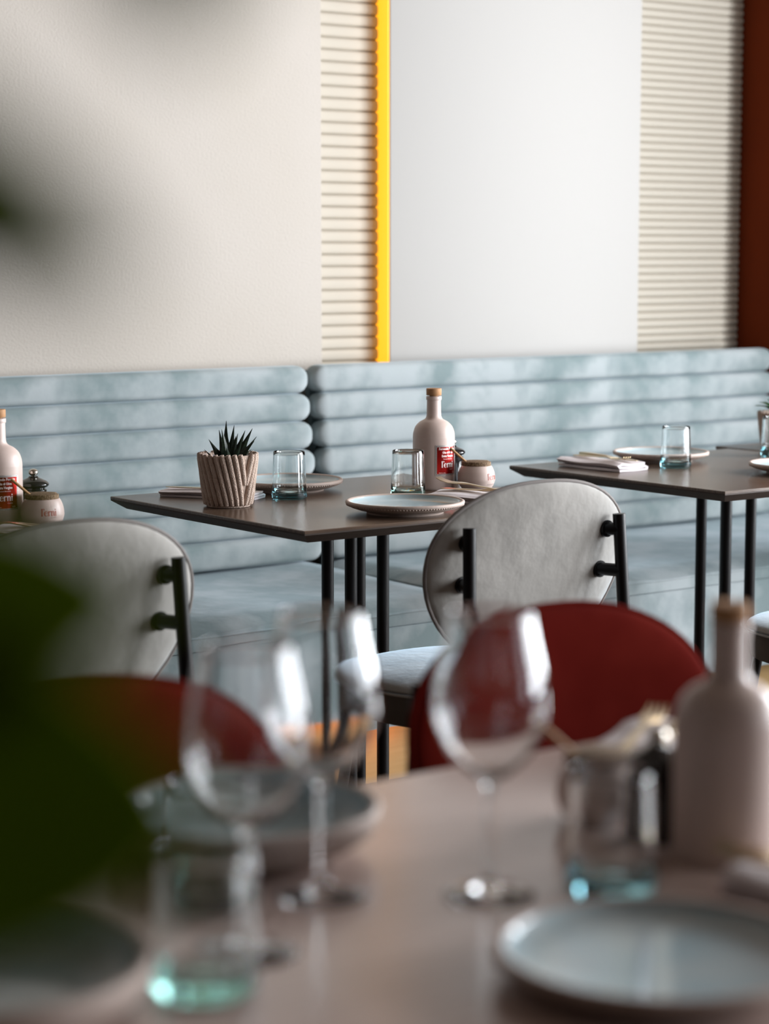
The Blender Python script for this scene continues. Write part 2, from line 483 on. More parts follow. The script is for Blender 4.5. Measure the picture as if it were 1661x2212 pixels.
PAD = sq_disc('pad', .235, .225, [(.97, .4525), (.995, .4535), (1.0, .4575), (.985, .4625), (.95, .467), (.88, .4715), (.75, .4755), (.45, .479), (.1, .480)])
PADP = sq_disc('pad_piping', .237, .227, [(1.0, .4475), (1.008, .450), (1.0, .4525), (.97, .4525), (.97, .4475)])
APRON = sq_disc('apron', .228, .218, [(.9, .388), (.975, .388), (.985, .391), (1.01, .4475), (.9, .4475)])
POSTS, FLEGS, RODS, DISCS = [], [], [], []
for s in (-1, 1):
    POSTS.append(tube('rear_post', [(s*.213, -.255, .0), (s*.1855, -.214, .782)], .0124, 16))
    FLEGS.append(tube('front_leg', [(s*.205, .215, 0), (s*.165, .165, .392)], .0112, 16))
    parts, dsc = [], []
    BR_ = []
    for zz, sx in ((.752, .173), (.672, .170)):
        px = .1855 + (.782-zz)*.035; py = -.214 - (.782-zz)*.0525
        q = Vector((s*sx, shell_y(sx, zz)-.0165, zz)); p = Vector((s*px, py, zz))
        parts = [tube_data([p, q], [.0125, .0125], 14)]
        d = Vector((0, 1, 0)); parts.append(tube_data([q+d*-.004, q+d*.006], [.0165, .0165], 20)); BR_.append(merge('bracket', parts))
    RODS.append(BR_)
SEATROD = tube('seat_rail', [(-.199, -.234, .40), (-.14, -.15, .395), (.14, -.15, .395), (.199, -.234, .40)], .009, 10)
def chair(name, loc, rz, label, m, group, mp='piping', ma='grey_dark'):
    t = thing(name, label, 'chair', loc, rz, group)
    def own(me, mm):
        c = me.copy(); c.materials.clear(); c.materials.append(M[mm]); return c
    b = link('backrest', own(SH_B, m), None, t)
    link('back_cushion', own(SH_F, m), None, b)
    link('piping', own(PIPE, mp), None, b)
    s = link('seat', own(PAD, m), None, t, (0, .03, 0))
    link('seat_piping', own(PADP, m), None, s)
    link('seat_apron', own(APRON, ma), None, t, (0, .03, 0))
    for k in (0, 1):
        p = link('rear_post', POSTS[k], 'black', t)
        for rod in RODS[k]: link('bracket', rod, 'black', p)
        link('leg', FLEGS[k], 'black', t)
    link('seat_rail', SEATROD, 'black', t)
    return t
GG = 'grey velvet chairs at the bench tables'
chair('dining_chair', (2.638, 3.215, 0), 0, 'grey velvet chair with oval back in the middle, at the aloe table', 'grey', GG)
chair('dining_chair', (1.648, 3.215, 0), 0, 'grey velvet oval-backed chair at far left, half hidden by dark leaves', 'grey', GG)
chair('dining_chair', (3.668, 3.10, 0), 0, 'grey chair seat just showing at the right edge under the table corner', 'grey', GG)
RG = 'red velvet chairs across the foreground table'
chair('dining_chair', (1.70, 1.725, 0), PI, 'dark red velvet chair with rounded back behind the lone wine glass', 'red', RG, 'red', 'red')
chair('dining_chair', (1.012, 1.665, 0), PI, 'dark red velvet chair in the shadow of the leaves at lower left', 'red', RG, 'red', 'red')

# ------------------------------------------------------------------ tableware meshes
PR = .123
plate_out_prof = [(0, .004), (.070, .004), (.072, 0), (.079, 0), (.081, .005), (.098, .008), (.113, .013), (.120, .0175), (PR, .0215), (PR-.0005, .0245), (PR-.0035, .0262), (PR-.0075, .0255), (PR-.009, .0235)]
plate_in_prof = [(PR-.009, .0235), (PR-.011, .0195), (.104, .0150), (.085, .0125), (.05, .0118), (0, .0116)]
P_OUT = lathe('plate_body', plate_out_prof, 72, 60); P_IN = lathe('plate_glaze', plate_in_prof, 72, 60)
bd = []
for k in range(120):
    a = 2*PI*k/120; ca, sa = math.cos(a), math.sin(a)
    r0, z0 = .1205, .0178
    c = Vector((ca*r0, sa*r0, z0)); tn = Vector((-sa, ca, 0)); nr = Vector((ca*.75, sa*.75, -.66)); bt = nr.cross(tn)
    v = [c+tn*.0024, c+bt*.0026, c-tn*.0024, c-bt*.0026, c+nr*.0016, c-nr*.001]
    bd.append((v, [(0, 1, 4), (1, 2, 4), (2, 3, 4), (3, 0, 4), (1, 0, 5), (2, 1, 5), (3, 2, 5), (0, 3, 5)]))
P_BEAD = merge('beaded_edge', bd, angle=180)
D_OUT = lathe('deep_plate_body', [(0, .004), (.066, .004), (.068, 0), (.076, 0), (.078, .005), (.100, .010), (.114, .020), (.1195, .032), (.121, .040), (.1203, .0430), (.1175, .0445), (.1140, .0435), (.1125, .0410)], 72, 60)
D_IN = lathe('deep_plate_glaze', [(.1125, .0410), (.1105, .031), (.105, .0205), (.094, .0145), (.07, .0122), (0, .0118)], 72, 60)
PLG = 'stoneware plates'
def deep_plate(loc, label):
    t = thing('deep_plate', label, 'plate', loc, 0, 'deep stoneware plates')
    link('body', D_OUT, 'plate_out', t); link('glaze', D_IN, 'plate_in', t)
    return t
def plate(loc, label, group=PLG):
    t = thing('plate', label, 'plate', loc, 0, group)
    b = link('body', P_OUT, 'plate_out', t); link('beaded_edge', P_BEAD, 'plate_out', b); link('glaze', P_IN, 'plate_in', t)
    return t

rnd = random.Random(4)
def tumbler_mesh(seed):
    o_ = [(0, .0012), (.020, .001), (.0335, .0), (.0358, .002), (.0362, .006), (.0352, .03), (.0338, .065), (.0328, .094), (.0324, .1015), (.0316, .1025)]
    i_ = [(.0308, .1015), (.0311, .094), (.0321, .065), (.0334, .032), (.0338, .017), (.030, .0125), (.018, .0115), (.008, .0145), (0, .0155)]
    return lathe('tumbler', [(r*1.06, zz) for r, zz in o_ + i_], 64, 60)
TUMB = tumbler_mesh(1)
def tumbler(loc, label, m='aqua'):
    me = TUMB if m == 'aqua' else TUMB.copy()
    if m != 'aqua': me.materials.clear()
    return tag(link('tumbler', me, m, None, (loc[0], loc[1], loc[2]+.0004)), label, 'glass', 'hand-blown water tumblers')

wg_o = smooth_prof([(.0375, .0015), (.030, .0035), (.014, .0065), (.0055, .014), (.0042, .03), (.0040, .06), (.0042, .088), (.0065, .097), (.018, .1045), (.034, .121), (.0455, .147), (.0470, .165), (.0440, .192), (.0385, .216), (.0345, .2375)], 4)
wg_i = smooth_prof([(.0335, .2375), (.0374, .216), (.0429, .192), (.0459, .165), (.0444, .147), (.0330, .1225), (.0175, .1075), (.007, .1030), (0, .1022)], 4)
WG = lathe('wine_glass', [(0, .001), (.030, .0), (.0370, .0004), (.0377, .001)] + wg_o + [(.0342, .2381)] + wg_i, 56, 60)
def wine_glass(loc, label):
    return tag(link('wine_glass', WG, 'clear', None, (loc[0], loc[1], loc[2]+.0004)), label, 'wine glass', 'stemmed wine glasses')

# bottle -------------------------------------------------------------
BR = .0475
body_prof = [(0, .003), (.040, .003), (.0445, .0), (.0466, .002), (BR, .006), (BR, .060), (BR, .122)]
body_prof += smooth_prof([(BR, .122), (.0462, .134), (.0415, .147), (.0325, .157), (.0215, .1635), (.0178, .168), (.0164, .175), (.0160, .19), (.0158, .208)], 5)
body_prof += [(.0158, .2085), (.0172, .2090), (.0174, .2095), (.0174, .2165), (.0168, .2175), (.010, .2175), (.010, .20), (0, .20)]
B_BODY = lathe('bottle_body', body_prof, 64, 50)
B_CAP = lathe('stopper', [(0, .205), (.0095, .205), (.0095, .2195), (.0166, .2197), (.0172, .2205), (.0172, .2345), (.0164, .2358), (0, .2360)], 40, 40)

def wrap(pts, R, zoff=0, ang0=0):
    """(u across, v up, n proud) -> on a cylinder of radius R, u measured along the arc, facing -y at ang0 = 0"""
    out = []
    for u, v, n in pts:
        a = ang0 + u/R - PI/2
        out.append(((R+n)*math.cos(a), (R+n)*math.sin(a), v+zoff))
    return out
def ribbon(pts, closed=False):
    """variable-width stroke: [(x, y, halfwidth)] -> flat verts/faces in 2D"""
    v, f = [], []; n = len(pts)
    for i, (x, y, w) in enumerate(pts):
        if closed: a, b = pts[(i-1) % n], pts[(i+1) % n]
        else: a, b = pts[max(i-1, 0)], pts[min(i+1, n-1)]
        dx, dy = b[0]-a[0], b[1]-a[1]; l = math.hypot(dx, dy) or 1
        nx, ny = -dy/l, dx/l
        v += [(x+nx*w, y+ny*w), (x-nx*w, y-ny*w)]
    for i in range(n-1 if not closed else n):
        j = (i+1) % n; f.append((2*i, 2*i+1, 2*j+1, 2*j))
    return v, f
def ferni_strokes():
    """high-contrast serif lettering of the word, x-height 1 per unit, baseline 0; letter height about 1.5"""
    st = []
    # F: stem with flared foot and a hooked flag
    st.append(ribbon([(.16, 0, .17), (.17, .25, .12), (.17, .8, .115), (.165, 1.25, .13), (.15, 1.5, .15)]))
    st.append(ribbon([(.15, 1.47, .035), (.38, 1.49, .03), (.55, 1.48, .05), (.60, 1.38, .075), (.565, 1.24, .05), (.51, 1.16, .01)]))
    # e
    X = 1.0
    ring = []
    for k in range(22):
        a = math.radians(10 + k*(318/21)); c, s_ = math.cos(a), math.sin(a)
        ring.append((X + .31*c, .5+.47*s_, .035+.10*max(0, -c)**1.2))
    st.append(ribbon(ring)); st.append(ribbon([(X-.26, .55, .028), (X+.3, .57, .028)]))
    # r
    X = 1.55
    st.append(ribbon([(X, 0, .15), (X, .12, .105), (X, .9, .105), (X-.01, 1.0, .13)]))
    st.append(ribbon([(X+.07, .70, .03), (X+.2, .93, .04), (X+.34, .97, .08), (X+.40, .86, .085), (X+.38, .78, .03)]))
    # n
    X = 2.2
    st.append(ribbon([(X, 0, .15), (X, .12, .105), (X, .9, .105), (X-.01, 1.0, .13)]))
    st.append(ribbon([(X+.07, .72, .03), (X+.2, .93, .045), (X+.36, .98, .06), (X+.47, .85, .09), (X+.49, .6, .105), (X+.49, .12, .105), (X+.49, 0, .15)]))
    # i
    X = 3.1
    st.append(ribbon([(X, 0, .15), (X, .12, .105), (X, .9, .105), (X-.01, 1.0, .13)]))
    st.append(ribbon([(X-.11, 1.30, .005), (X-.06, 1.30, .09), (X, 1.30, .115), (X+.06, 1.30, .09), (X+.11, 1.30, .005)]))
    return st          # width about 3.25
FERNI = ferni_strokes()
def ferni_mesh(name, R, width, u0, v0, ang0, proud):
    k = width/3.25; parts = []
    for v, f in FERNI:
        parts.append((wrap([(u0+x*k, v0+y*k, proud) for x, y in v], R, 0, ang0), f))
    return merge(name, parts, smooth=False)
def text_flat(s, width, bold=.0):
    cu = bpy.data.curves.new('txt', 'FONT'); cu.body = s; cu.size = 1; cu.offset = bold; cu.resolution_u = 2
    ob = bpy.data.objects.new('txt', cu); COL.objects.link(ob)
    dg = bpy.context.evaluated_depsgraph_get(); dg.update()
    me = bpy.data.meshes.new_from_object(ob.evaluated_get(dg))
    vs_ = [tuple(v.co[:2]) for v in me.vertices]; fs = [tuple(p.vertices) for p in me.polygons]
    bpy.data.objects.remove(ob); bpy.data.meshes.remove(me); bpy.data.curves.remove(cu)
    x0 = min(v[0] for v in vs_); x1 = max(v[0] for v in vs_); k = width/(x1-x0)
    return [((x-x0)*k, y*k) for x, y in vs_], fs, k
def text_mesh(name, s, R, width, uc, v0, ang0, proud, bold=0., squash=1.):
    v, f, k = text_flat(s, width, bold)
    return merge(name, [(wrap([(uc-width/2+x, v0+y*squash, proud) for x, y in v], R, 0, ang0), f)], smooth=False)
def arc_patch(u0, u1, v0, v1, R, proud, ang0, n=18):
    v, f = [], []
    for i in range(n+1):
        u = u0+(u1-u0)*i/n; v += [(u, v0, proud), (u, v1, proud)]
    for i in range(n): f.append((2*i, 2*i+2, 2*i+3, 2*i+1))
    return wrap(v, R, 0, ang0), f
LW, LZ0, LZ1 = .062, .0345, .1055
def make_bottle_meshes():
    d = {}
    d['backing'] = merge('label_backing', [arc_patch(-LW/2, LW/2, LZ0, LZ1, BR, .0004, 0)], angle=180)
    b = .0012
    fr = lambda i, w: [arc_patch(-LW/2+i, LW/2-i, LZ0+i, LZ0+i+w, BR, .0007, 0), arc_patch(-LW/2+i, LW/2-i, LZ1-i-w, LZ1-i, BR, .0007, 0),
                       arc_patch(-LW/2+i, -LW/2+i+w, LZ0+i, LZ1-i, BR, .0007, 0, 2), arc_patch(LW/2-i-w, LW/2-i, LZ0+i, LZ1-i, BR, .0007, 0, 2)]
    d['frame'] = merge('label_frame', fr(.0006, .0009) + fr(.0030, .0007), angle=180)
    d['foil'] = merge('label_foil', [arc_patch(-LW/2+.004, LW/2-.004, LZ0+.004, LZ1-.004, BR, .0008, 0)], angle=180)
    P_ = .0011
    d['t1'] = text_mesh('lettering', 'Fernando Pensato', BR, .0445, 0, .0948, 0, P_, .018, 1.25)
    d['t2'] = text_mesh('lettering', 'Olio di Oliva', BR, .0285, 0, .0862, 0, P_, .028, 1.25)
    d['t3'] = text_mesh('lettering', 'Extra Vergine', BR, .0315, 0, .0782, 0, P_, .028, 1.25)
    d['t4'] = text_mesh('lettering', 'Pensato Emozioni', BR, .024, 0, .0723, 0, P_)
    d['t5'] = ferni_mesh('lettering', BR, .0325, -.0165, .0535, 0, P_)
    d['t6'] = text_mesh('lettering', 'Cucina', BR, .0105, .0105, .0480, 0, P_)
    d['t7'] = text_mesh('lettering', 'Made in Italy', BR, .0155, -.0145, .0400, 0, P_)
    d['t8'] = text_mesh('lettering', '0,75', BR, .0065, .0185, .0400, 0, P_, .01, 1.2)
    return d
BM = make_bottle_meshes()
def bottle(loc, rz, label):
    t = thing('oil_bottle', label, 'bottle', loc, rz, 'cream olive oil bottles')
    t.scale = (1, 1, .962)
    link('body', B_BODY, 'ceramic', t); link('stopper', B_CAP, 'cork', t)
    l = link('label_backing', BM['backing'], 'labelblack', t)
    link('label_frame', BM['frame'], 'silver', l); link('label_foil', BM['foil'], 'label', l)
    for k in range(1, 9): link('lettering', BM['t%d' % k], 'silver', l)
    return t

# salt jar -----------------------------------------------------------
jar_prof = [(0, .002), (.026, .002), (.028, 0), (.0305, .001)] + smooth_prof([(.0305, .001), (.0375, .009), (.0418, .020), (.0424, .028), (.0405, .040), (.0365, .050), (.0335, .0545)], 5) + [(.0325, .0555), (.030, .0548), (.030, .012), (0, .012)]
J_BODY = lathe('jar_body', jar_prof, 56, 50)
def lid_mesh():
    n = 48; vs_, fs = [], []
    R = .0338; notch = math.radians(0)
    prof = [(.028, .0535), (R, .0552), (R+.0003, .0565), (R, .0635), (R-.0015, .0645)]
    # spoon notch: the rim is drawn in on one side
    def rad(r, k):
        a = 2*PI*k/n; d = abs((a-PI+PI) % (2*PI) - PI)
        return r*(1-.42*math.exp(-(d/.22)**2))
    for r, zz in prof:
        for k in range(n):
            a = 2*PI*k/n; q = rad(r, k); vs_.append((q*math.cos(a), q*math.sin(a), zz))
    for i in range(len(prof)-1):
        for k in range(n):
            j = (k+1) % n; fs.append((i*n+k, i*n+j, (i+1)*n+j, (i+1)*n+k))
    fs.append(tuple(range(n))); fs.append(tuple((len(prof)-1)*n+k for k in range(n)))
    return mesh_from('lid', vs_, fs, angle=40)
J_LID = lid_mesh()
def jar_text(name, s, width, uc, v0, fern=False, bold=0.):
    R = .0424
    if fern:
        me = ferni_mesh(name, R, width, uc-width/2, v0, 0, 0)
    else:
        me = text_mesh(name, s, R, width, uc, v0, 0, 0, bold, 1.)
    prof = sorted([(zz, r) for r, zz in jar_prof if r > .0302 and zz < .0545])
    def rad(zz):
        for (a, ra), (b, rb) in zip(prof, prof[1:]):
            if a <= zz <= b: return ra+(rb-ra)*(zz-a)/((b-a) or 1)
        return R
    for v in me.vertices:
        r = math.hypot(v.co.x, v.co.y); k = (rad(v.co.z)+.0004)/r; v.co.x *= k; v.co.y *= k
    return me
J_T1 = jar_text('lettering', '', .031, 0, .0245, fern=True)
J_T2 = jar_text('lettering', 'Cucina', .011, .0105, .0205)
J_T3 = jar_text('lettering', 'FLEUR DE SEL', .029, 0, .0120)
def salt_jar(loc, rz, lid_rz, label, spoon_label):
    t = thing('salt_jar', label, 'jar', loc, rz, 'cork-lidded salt jars')
    b = link('body', J_BODY, 'ceramic', t)
    l = link('lid', J_LID, 'corkdark', t, None, (0, 0, lid_rz-rz))
    link('lettering', J_T1, 'redink', b); link('lettering', J_T2, 'greyink', b); link('lettering', J_T3, 'greyink', b)
    # wooden spoon leaning out through the notch
    d = Vector((math.cos(lid_rz), math.sin(lid_rz), 0))
    p0 = Vector(loc)+d*.004+Vector((0, 0, .020)); p1 = Vector(loc)+d*.026+Vector((0, 0, .0645)); dr = (p1-p0).normalized()
    p2 = p0+dr*.088
    dr = Vector((d.x*.75, d.y*.75, .66)).normalized()
    q1 = Vector(loc)+d*.0275+Vector((0, 0, .066)); q0 = q1-dr*.040; q2 = q1+dr*.043
    sp = link('spoon', tube('spoon', [q0, q0+dr*.02, q1, q1+dr*.02, q2-dr*.002, q2], [.0026, .0024, .0026, .0028, .0029, .0018], 12), 'spoon')
    tag(sp, spoon_label, 'spoon', 'wooden salt spoons')
    return t

# pepper mill --------------------------------------------------------
MILL = lathe('mill_body', [(0, 0), (.027, 0), (.0285, .002)] + smooth_prof([(.0285, .002), (.0284, .014), (.0270, .034), (.0255, .052), (.0250, .068), (.0258, .076), (.0262, .080)], 4) + [(.0250, .082), (.022, .0825), (0, .0825)], 48, 50)
MILLH = lathe('mill_head', [(0, .0825), (.0225, .0825), (.0225, .086)] + smooth_prof([(.0265, .0875), (.0302, .092), (.0305, .0965), (.026, .103), (.0175, .1085), (.0110, .1125), (.0085, .1165)], 4) + [(0, .1170)], 48, 60)
MILLK = lathe('mill_knob', [(0, .1172), (.0045, .1172), (.0048, .119)] + [(.0098*math.sin(a), .1265-.0098*math.cos(a)) for a in [math.radians(q) for q in (35, 55, 75, 90, 105, 120, 135, 150, 165)]] + [(0, .1363)], 32, 60)
def mill(loc, label):
    t = thing('pepper_mill', label, 'pepper mill', loc, 0, 'black pepper mills')
    t.scale = (1, 1, .755)
    link('body', MILL, 'mill', t); h = link('head', MILLH, 'mill', t); link('knob', MILLK, 'steel', h)
    return t

# cutlery and napkins -----------------------------------------------
def fork_mesh():
    parts = []
    def strip(pts, t):          # pts (x, y, z, halfwidth): flat bar along y
        v, f = [], []
        for x, y, zz, w in pts:
            v += [(x-w, y, zz), (x+w, y, zz), (x+w, y, zz+t), (x-w, y, zz+t)]
        n = len(pts)
        for i in range(n-1):
            for k in range(4):
                j = (k+1) % 4; f.append((4*i+k, 4*i+j, 4*i+4+j, 4*i+4+k))
        f.append((0, 1, 2, 3)); f.append((4*n-4, 4*n-1, 4*n-2, 4*n-3))
        parts.append((v, f))
    strip([(0, -.10, 0, .0075), (0, -.06, .001, .006), (0, .0, .003, .0032), (0, .03, .005, .0035), (0, .043, .0048, .010), (0, .053, .0042, .0125)], .0024)
    for k in range(4):
        x = (k-1.5)*.0068
        strip([(x, .052, .0042, .0023), (x, .075, .0030, .0021), (x, .092, .0058, .0016), (x*.97, .103, .0100, .0009)], .0022)
    return merge('fork', parts, angle=35)
def knife_mesh():
    v, f = [], []
    pts = [(-.105, .0065, .007), (-.09, .0085, .0075), (-.02, .006, .0065), (.0, .0045, .005), (.012, .009, .0022), (.07, .0105, .0020), (.095, .008, .0018), (.108, .002, .0015)]
    for y, w, t in pts:
        v += [(-w, y, 0), (w*.8, y, 0), (w*.8, y, t), (-w, y, t)]
    for i in range(len(pts)-1):
        for k in range(4):
            j = (k+1) % 4; f.append((4*i+k, 4*i+j, 4*i+4+j, 4*i+4+k))
    n = len(pts); f.append((0, 1, 2, 3)); f.append((4*n-4, 4*n-1, 4*n-2, 4*n-3))
    me = mesh_from('knife', v, f, angle=30)
    return me
FORK, KNIFE = fork_mesh(), knife_mesh()
def napkin_mesh(w, l, t, layers, seed, sag=.0):
    """folded cloth: a strip of thickness doubled back on itself, visible rounded folds at the ends"""
    r = random.Random(seed); th = t/layers; nx, ny = 10, 16; parts = []
    path = []                     # (x, z) of the folded strip's centre line
    for k in range(layers):
        zc = th*(k+.5); xs = [-w/2+w*i/nx for i in range(nx+1)]
        if k % 2: xs = xs[::-1]
        for i, x in enumerate(xs):
            sh = -.004*k if (i in (0, nx)) else 0
            path.append((x + (sh if x > 0 else -sh), zc))
        if k < layers-1:
            s = 1 if k % 2 == 0 else -1
            path.append((s*(w/2+th*.55), zc+th*.5))
    hw = th*.40
    v, f = [], []; n = len(path)
    ph = [r.uniform(0, 6) for _ in range(4)]
    for j in range(ny+1):
        y = -l/2+l*j/ny
        for i, (x, zz) in enumerate(path):
            a = path[max(i-1, 0)]; b = path[min(i+1, n-1)]
            dx, dz = b[0]-a[0], b[1]-a[1]; m = math.hypot(dx, dz) or 1; px, pz = -dz/m, dx/m
            wob = sag*(zz/t)*(.6*math.sin(y*38+ph[0]) + .5*math.sin(x*60+ph[1])+.35)
            xo = .0025*math.sin(y*30+ph[2]+zz*300)
            v.append((x+xo+px*hw, y, max(.0003, zz+pz*hw+wob))); v.append((x+xo-px*hw, y, max(.0003, zz-pz*hw+wob)))
    m2 = 2*n
    for j in range(ny):
        for i in range(n-1):
            a = j*m2+2*i; f.append((a, a+2, a+m2+2, a+m2)); f.append((a+1, a+m2+1, a+m2+3, a+3))
        f.append((j*m2, j*m2+m2, j*m2+m2+1, j*m2+1)); a = j*m2+2*n-2; f.append((a, a+1, a+m2+1, a+m2))
    for j in (0, ny):
        for i in range(n-1):
            a = j*m2+2*i; f.append((a, a+1, a+3, a+2))
    return mesh_from('napkin', v, f, angle=60)
def napkin(loc, rz, w, l, t, layers, seed, label, sag=.002):
    o = link('napkin', napkin_mesh(w, l, t, layers, seed, sag), 'napkin', None, loc, (0, 0, rz))
    return tag(o, label, 'napkin', 'folded linen napkins')
def cutlery(me, name, loc, rz, label, m='gold', tilt=(0, 0)):
    o = link(name, me, m, None, loc, (tilt[0], tilt[1], rz)); return tag(o, label, name, name+'s')

# potted plants ------------------------------------------------------
def cord_pot(t, H=.113, Rb=.048, Rt=.0600):
    link('pot', lathe('pot', [(0, .001), (Rb-.002, .001), (Rt-.004, H-.003), (Rt-.008, H-.003), (Rt-.009, H-.02), (0, H-.02)], 40), 'felt', t)
    p = t.children[-1] if False else [c for c in t.children if c.name.startswith('pot')][0]
    # felt cords: slanting one way up to a seam, the other way beyond it
    SEAM = math.radians(-81) - t.rotation_euler.z; STEP = 2*PI/28
    def cord(at, tw, lo_, hi_):
        path = []; n = 10
        for i in range(n+1):
            q = i/n; zz = H*(1-q)+.0055*q; a_ = at+tw*q
            if lo_ <= a_ <= hi_:
                r_ = Rt+(Rb-Rt)*q; path.append((r_*math.cos(a_), r_*math.sin(a_), zz))
        if len(path) > 2:
            rr = [.0062-.0008*(1-pt[2]/H) for pt in path]; rr[0] *= .75; rr[-1] *= .75
            link('cord', tube('cord', path, rr, 10), 'felt', p)
    k = 0
    while SEAM - PI*1.16 + k*STEP < SEAM: 
        cord(SEAM - PI*1.16 + k*STEP, .40, SEAM-PI*.999, SEAM); k += 1
    k = 0
    while SEAM + PI*1.16 - k*STEP > SEAM:
        cord(SEAM + PI*1.16 - k*STEP, -.40, SEAM, SEAM+PI*.999); k += 1
    link('soil', lathe('soil', [(0, H-.0195), (Rt-.0092, H-.0195), (Rt-.0095, H-.0205), (0, H-.0205)], 30), 'soil', t)
    return p
def aloe_leaf(base, tip, w, curve=.0, side0=None):
    base, tip = Vector(base), Vector(tip); d = tip-base; L = d.length; dn = d.normalized()
    side = dn.cross(Vector((0, 0, 1)));
    if side.length < .05: side = Vector((1, 0, 0))
    if side0 is not None: side = side0 - dn*side0.dot(dn)
    side.normalize(); out = side.cross(dn).normalized()
    v, f = [], []; n = 8
    for i in range(n+1):
        s = i/n; ww = w*(1-s**1.7)*(.85+.25*math.sin(PI*min(1, s*1.6))); ww = max(ww, .0004)
        c = base+d*s+out*curve*math.sin(PI*s)*L
        v += [c+side*ww, c+out*(-ww*.5), c-side*ww, c+out*(ww*.3)]
    for i in range(n):
        for k in range(4):
            j = (k+1) % 4; f.append((4*i+k, 4*i+j, 4*i+4+j, 4*i+4+k))
    f.append((0, 1, 2, 3)); f.append((4*n, 4*n+3, 4*n+2, 4*n+1))
    return mesh_from('leaf', v, f, angle=30)
def potted_aloe(loc, rz, label):
    t = thing('potted_aloe', label, 'potted plant', loc, rz, None)
    cord_pot(t)
    H = .090
    # tips as (right, up, away): right/away measured in the viewing direction of the room
    R_, F_ = Vector((.799, -.601, 0)), Vector((.601, .799, 0))
    spec = [(-.003, .180, .004, .010), (.013, .170, .010, .0085), (-.012, .163, -.006, .010), (-.019, .160, .012, .008), (.021, .153, .006, .007),
            (.036, .159, .012, .0085), (.052, .164, .002, .0095), (.060, .146, .010, .006), (.056, .138, -.010, .0105), (-.040, .141, .0, .0085),
            (-.049, .120, -.004, .006), (.0, .126, -.030, .012), (.030, .135, -.02, .008), (.048, .118, .02, .006), (-.02, .14, .035, .008), (.015, .145, .04, .009)]
    for r, u, fw_, w in spec:
        tip = R_*r + F_*fw_ + Vector((0, 0, u)); b = R_*(r*.28) + F_*(fw_*.35) + Vector((0, 0, H))
        tw_ = math.sin(r*170+u*60)*.5; sd = R_*math.cos(tw_)+F_*math.sin(tw_)
        link('leaf', aloe_leaf(b, tip, w*1.05, .05, sd), 'aloe', t)
    link('liner', tube('liner', [(.0500*math.cos(a)*(1+.02*math.sin(5*a)), .0500*math.sin(a)*(1+.02*math.sin(7*a)), .1045+.003*math.sin(6*a)) for a in [2*PI*k/40 for k in range(40)]], .0022, 6, closed=True), 'bag', t)
    return t
def broad_leaf(base, tip, w, droop=.2, fold=.25, n=10, m=5, face=None):
    base, tip = Vector(base), Vector(tip); d = tip-base; L = d.length; dn = d.normalized()
    side = dn.cross(Vector((0, 0, 1)));
    if side.length < .05: side = Vector((1, 0, 0))
    if face is not None: side = dn.cross(Vector(face))
    side.normalize(); nor = side.cross(dn).normalized()
    v, f = [], []
    for i in range(n+1):
        s = i/n; ww = w*(math.sin(PI*(s**.8)*.97+.03))**.75 if 0 < s < 1 else w*.04
        for j in range(-m, m+1):
            q = j/m
            v.append(base+d*s+side*ww*q+nor*(droop*L*math.sin(PI*s)*.5+fold*ww*abs(q)**1.5))
    k = 2*m+1; N = len(v)
    for i in range(n):
        for j in range(k-1):
            a = i*k+j; f.append((a, a+1, a+k+1, a+k))
    # thickness
    th = nor*-.0007
    v += [p+th for p in v[:N]]; f += [tuple(N+i for i in q[::-1]) for q in f]
    return mesh_from('leaf', v, f, angle=80)
def leafy_pot(loc, rz, label):
    t = thing('potted_houseplant', label, 'potted plant', loc, rz, None); t.scale = (.885, .885, .885)
    cord_pot(t)
    r = random.Random(7)
    for k in range(11):
        a = 2.4*k; rr = .03+.035*r.random(); hz = .125+.035*r.random()
        link('leaf', broad_leaf((.006*math.cos(a), .006*math.sin(a), .090), (rr*math.cos(a)*1.4, rr*math.sin(a)*1.4, hz), .013+.004*r.random(), .35), 'leaf', t)
    return t

# ------------------------------------------------------------------ laid tables
TZ = .75
# middle table
potted_aloe((2.437, 3.785, TZ), 0, 'small spiky aloe in a ribbed beige felt pot on the middle table')
tumbler((2.621, 3.826, TZ), 'pale aqua tumbler beside the potted aloe')
tumbler((2.842, 3.690, TZ), 'clear tumbler in front of the labelled oil bottle on the middle table', 'green_glass')
plate((2.715, 3.966, TZ), 'pale blue glazed plate behind the aqua tumbler and potted aloe')
plate((2.668, 3.474, TZ), 'pale blue glazed plate at the near edge of the middle table')
bottle((2.996, 3.795, TZ), math.radians(3), 'cream oil bottle with red label standing on the middle table')
salt_jar((3.058, 3.718, TZ), math.radians(19), math.radians(150), 'cork-lidded cream salt jar right of the bottle on the middle table', 'wooden spoon leaning from the salt jar on the middle table')
mill((3.103, 3.862, TZ), 'black pepper mill hidden behind the oil bottle on the middle table')
napkin((2.498, 3.945, TZ), math.radians(33), .058, .225, .016, 3, 1, 'folded napkin behind the potted aloe on the middle table')
cutlery(KNIFE, 'knife', (2.497, 3.948, TZ+.0185), math.radians(33), 'knife on the napkin behind the potted aloe')
napkin((2.905, 3.520, TZ), math.radians(28), .085, .215, .018, 3, 2, 'folded napkin right of the near plate on the middle table', .004)
cutlery(FORK, 'fork', (2.899, 3.507, TZ+.031), math.radians(28), 'fork with raised tines on the napkin by the near plate', 'gold', (math.radians(5), 0))
cutlery(KNIFE, 'knife', (2.924, 3.520, TZ+.0235), math.radians(28), 'knife lying on the napkin beside the near plate')
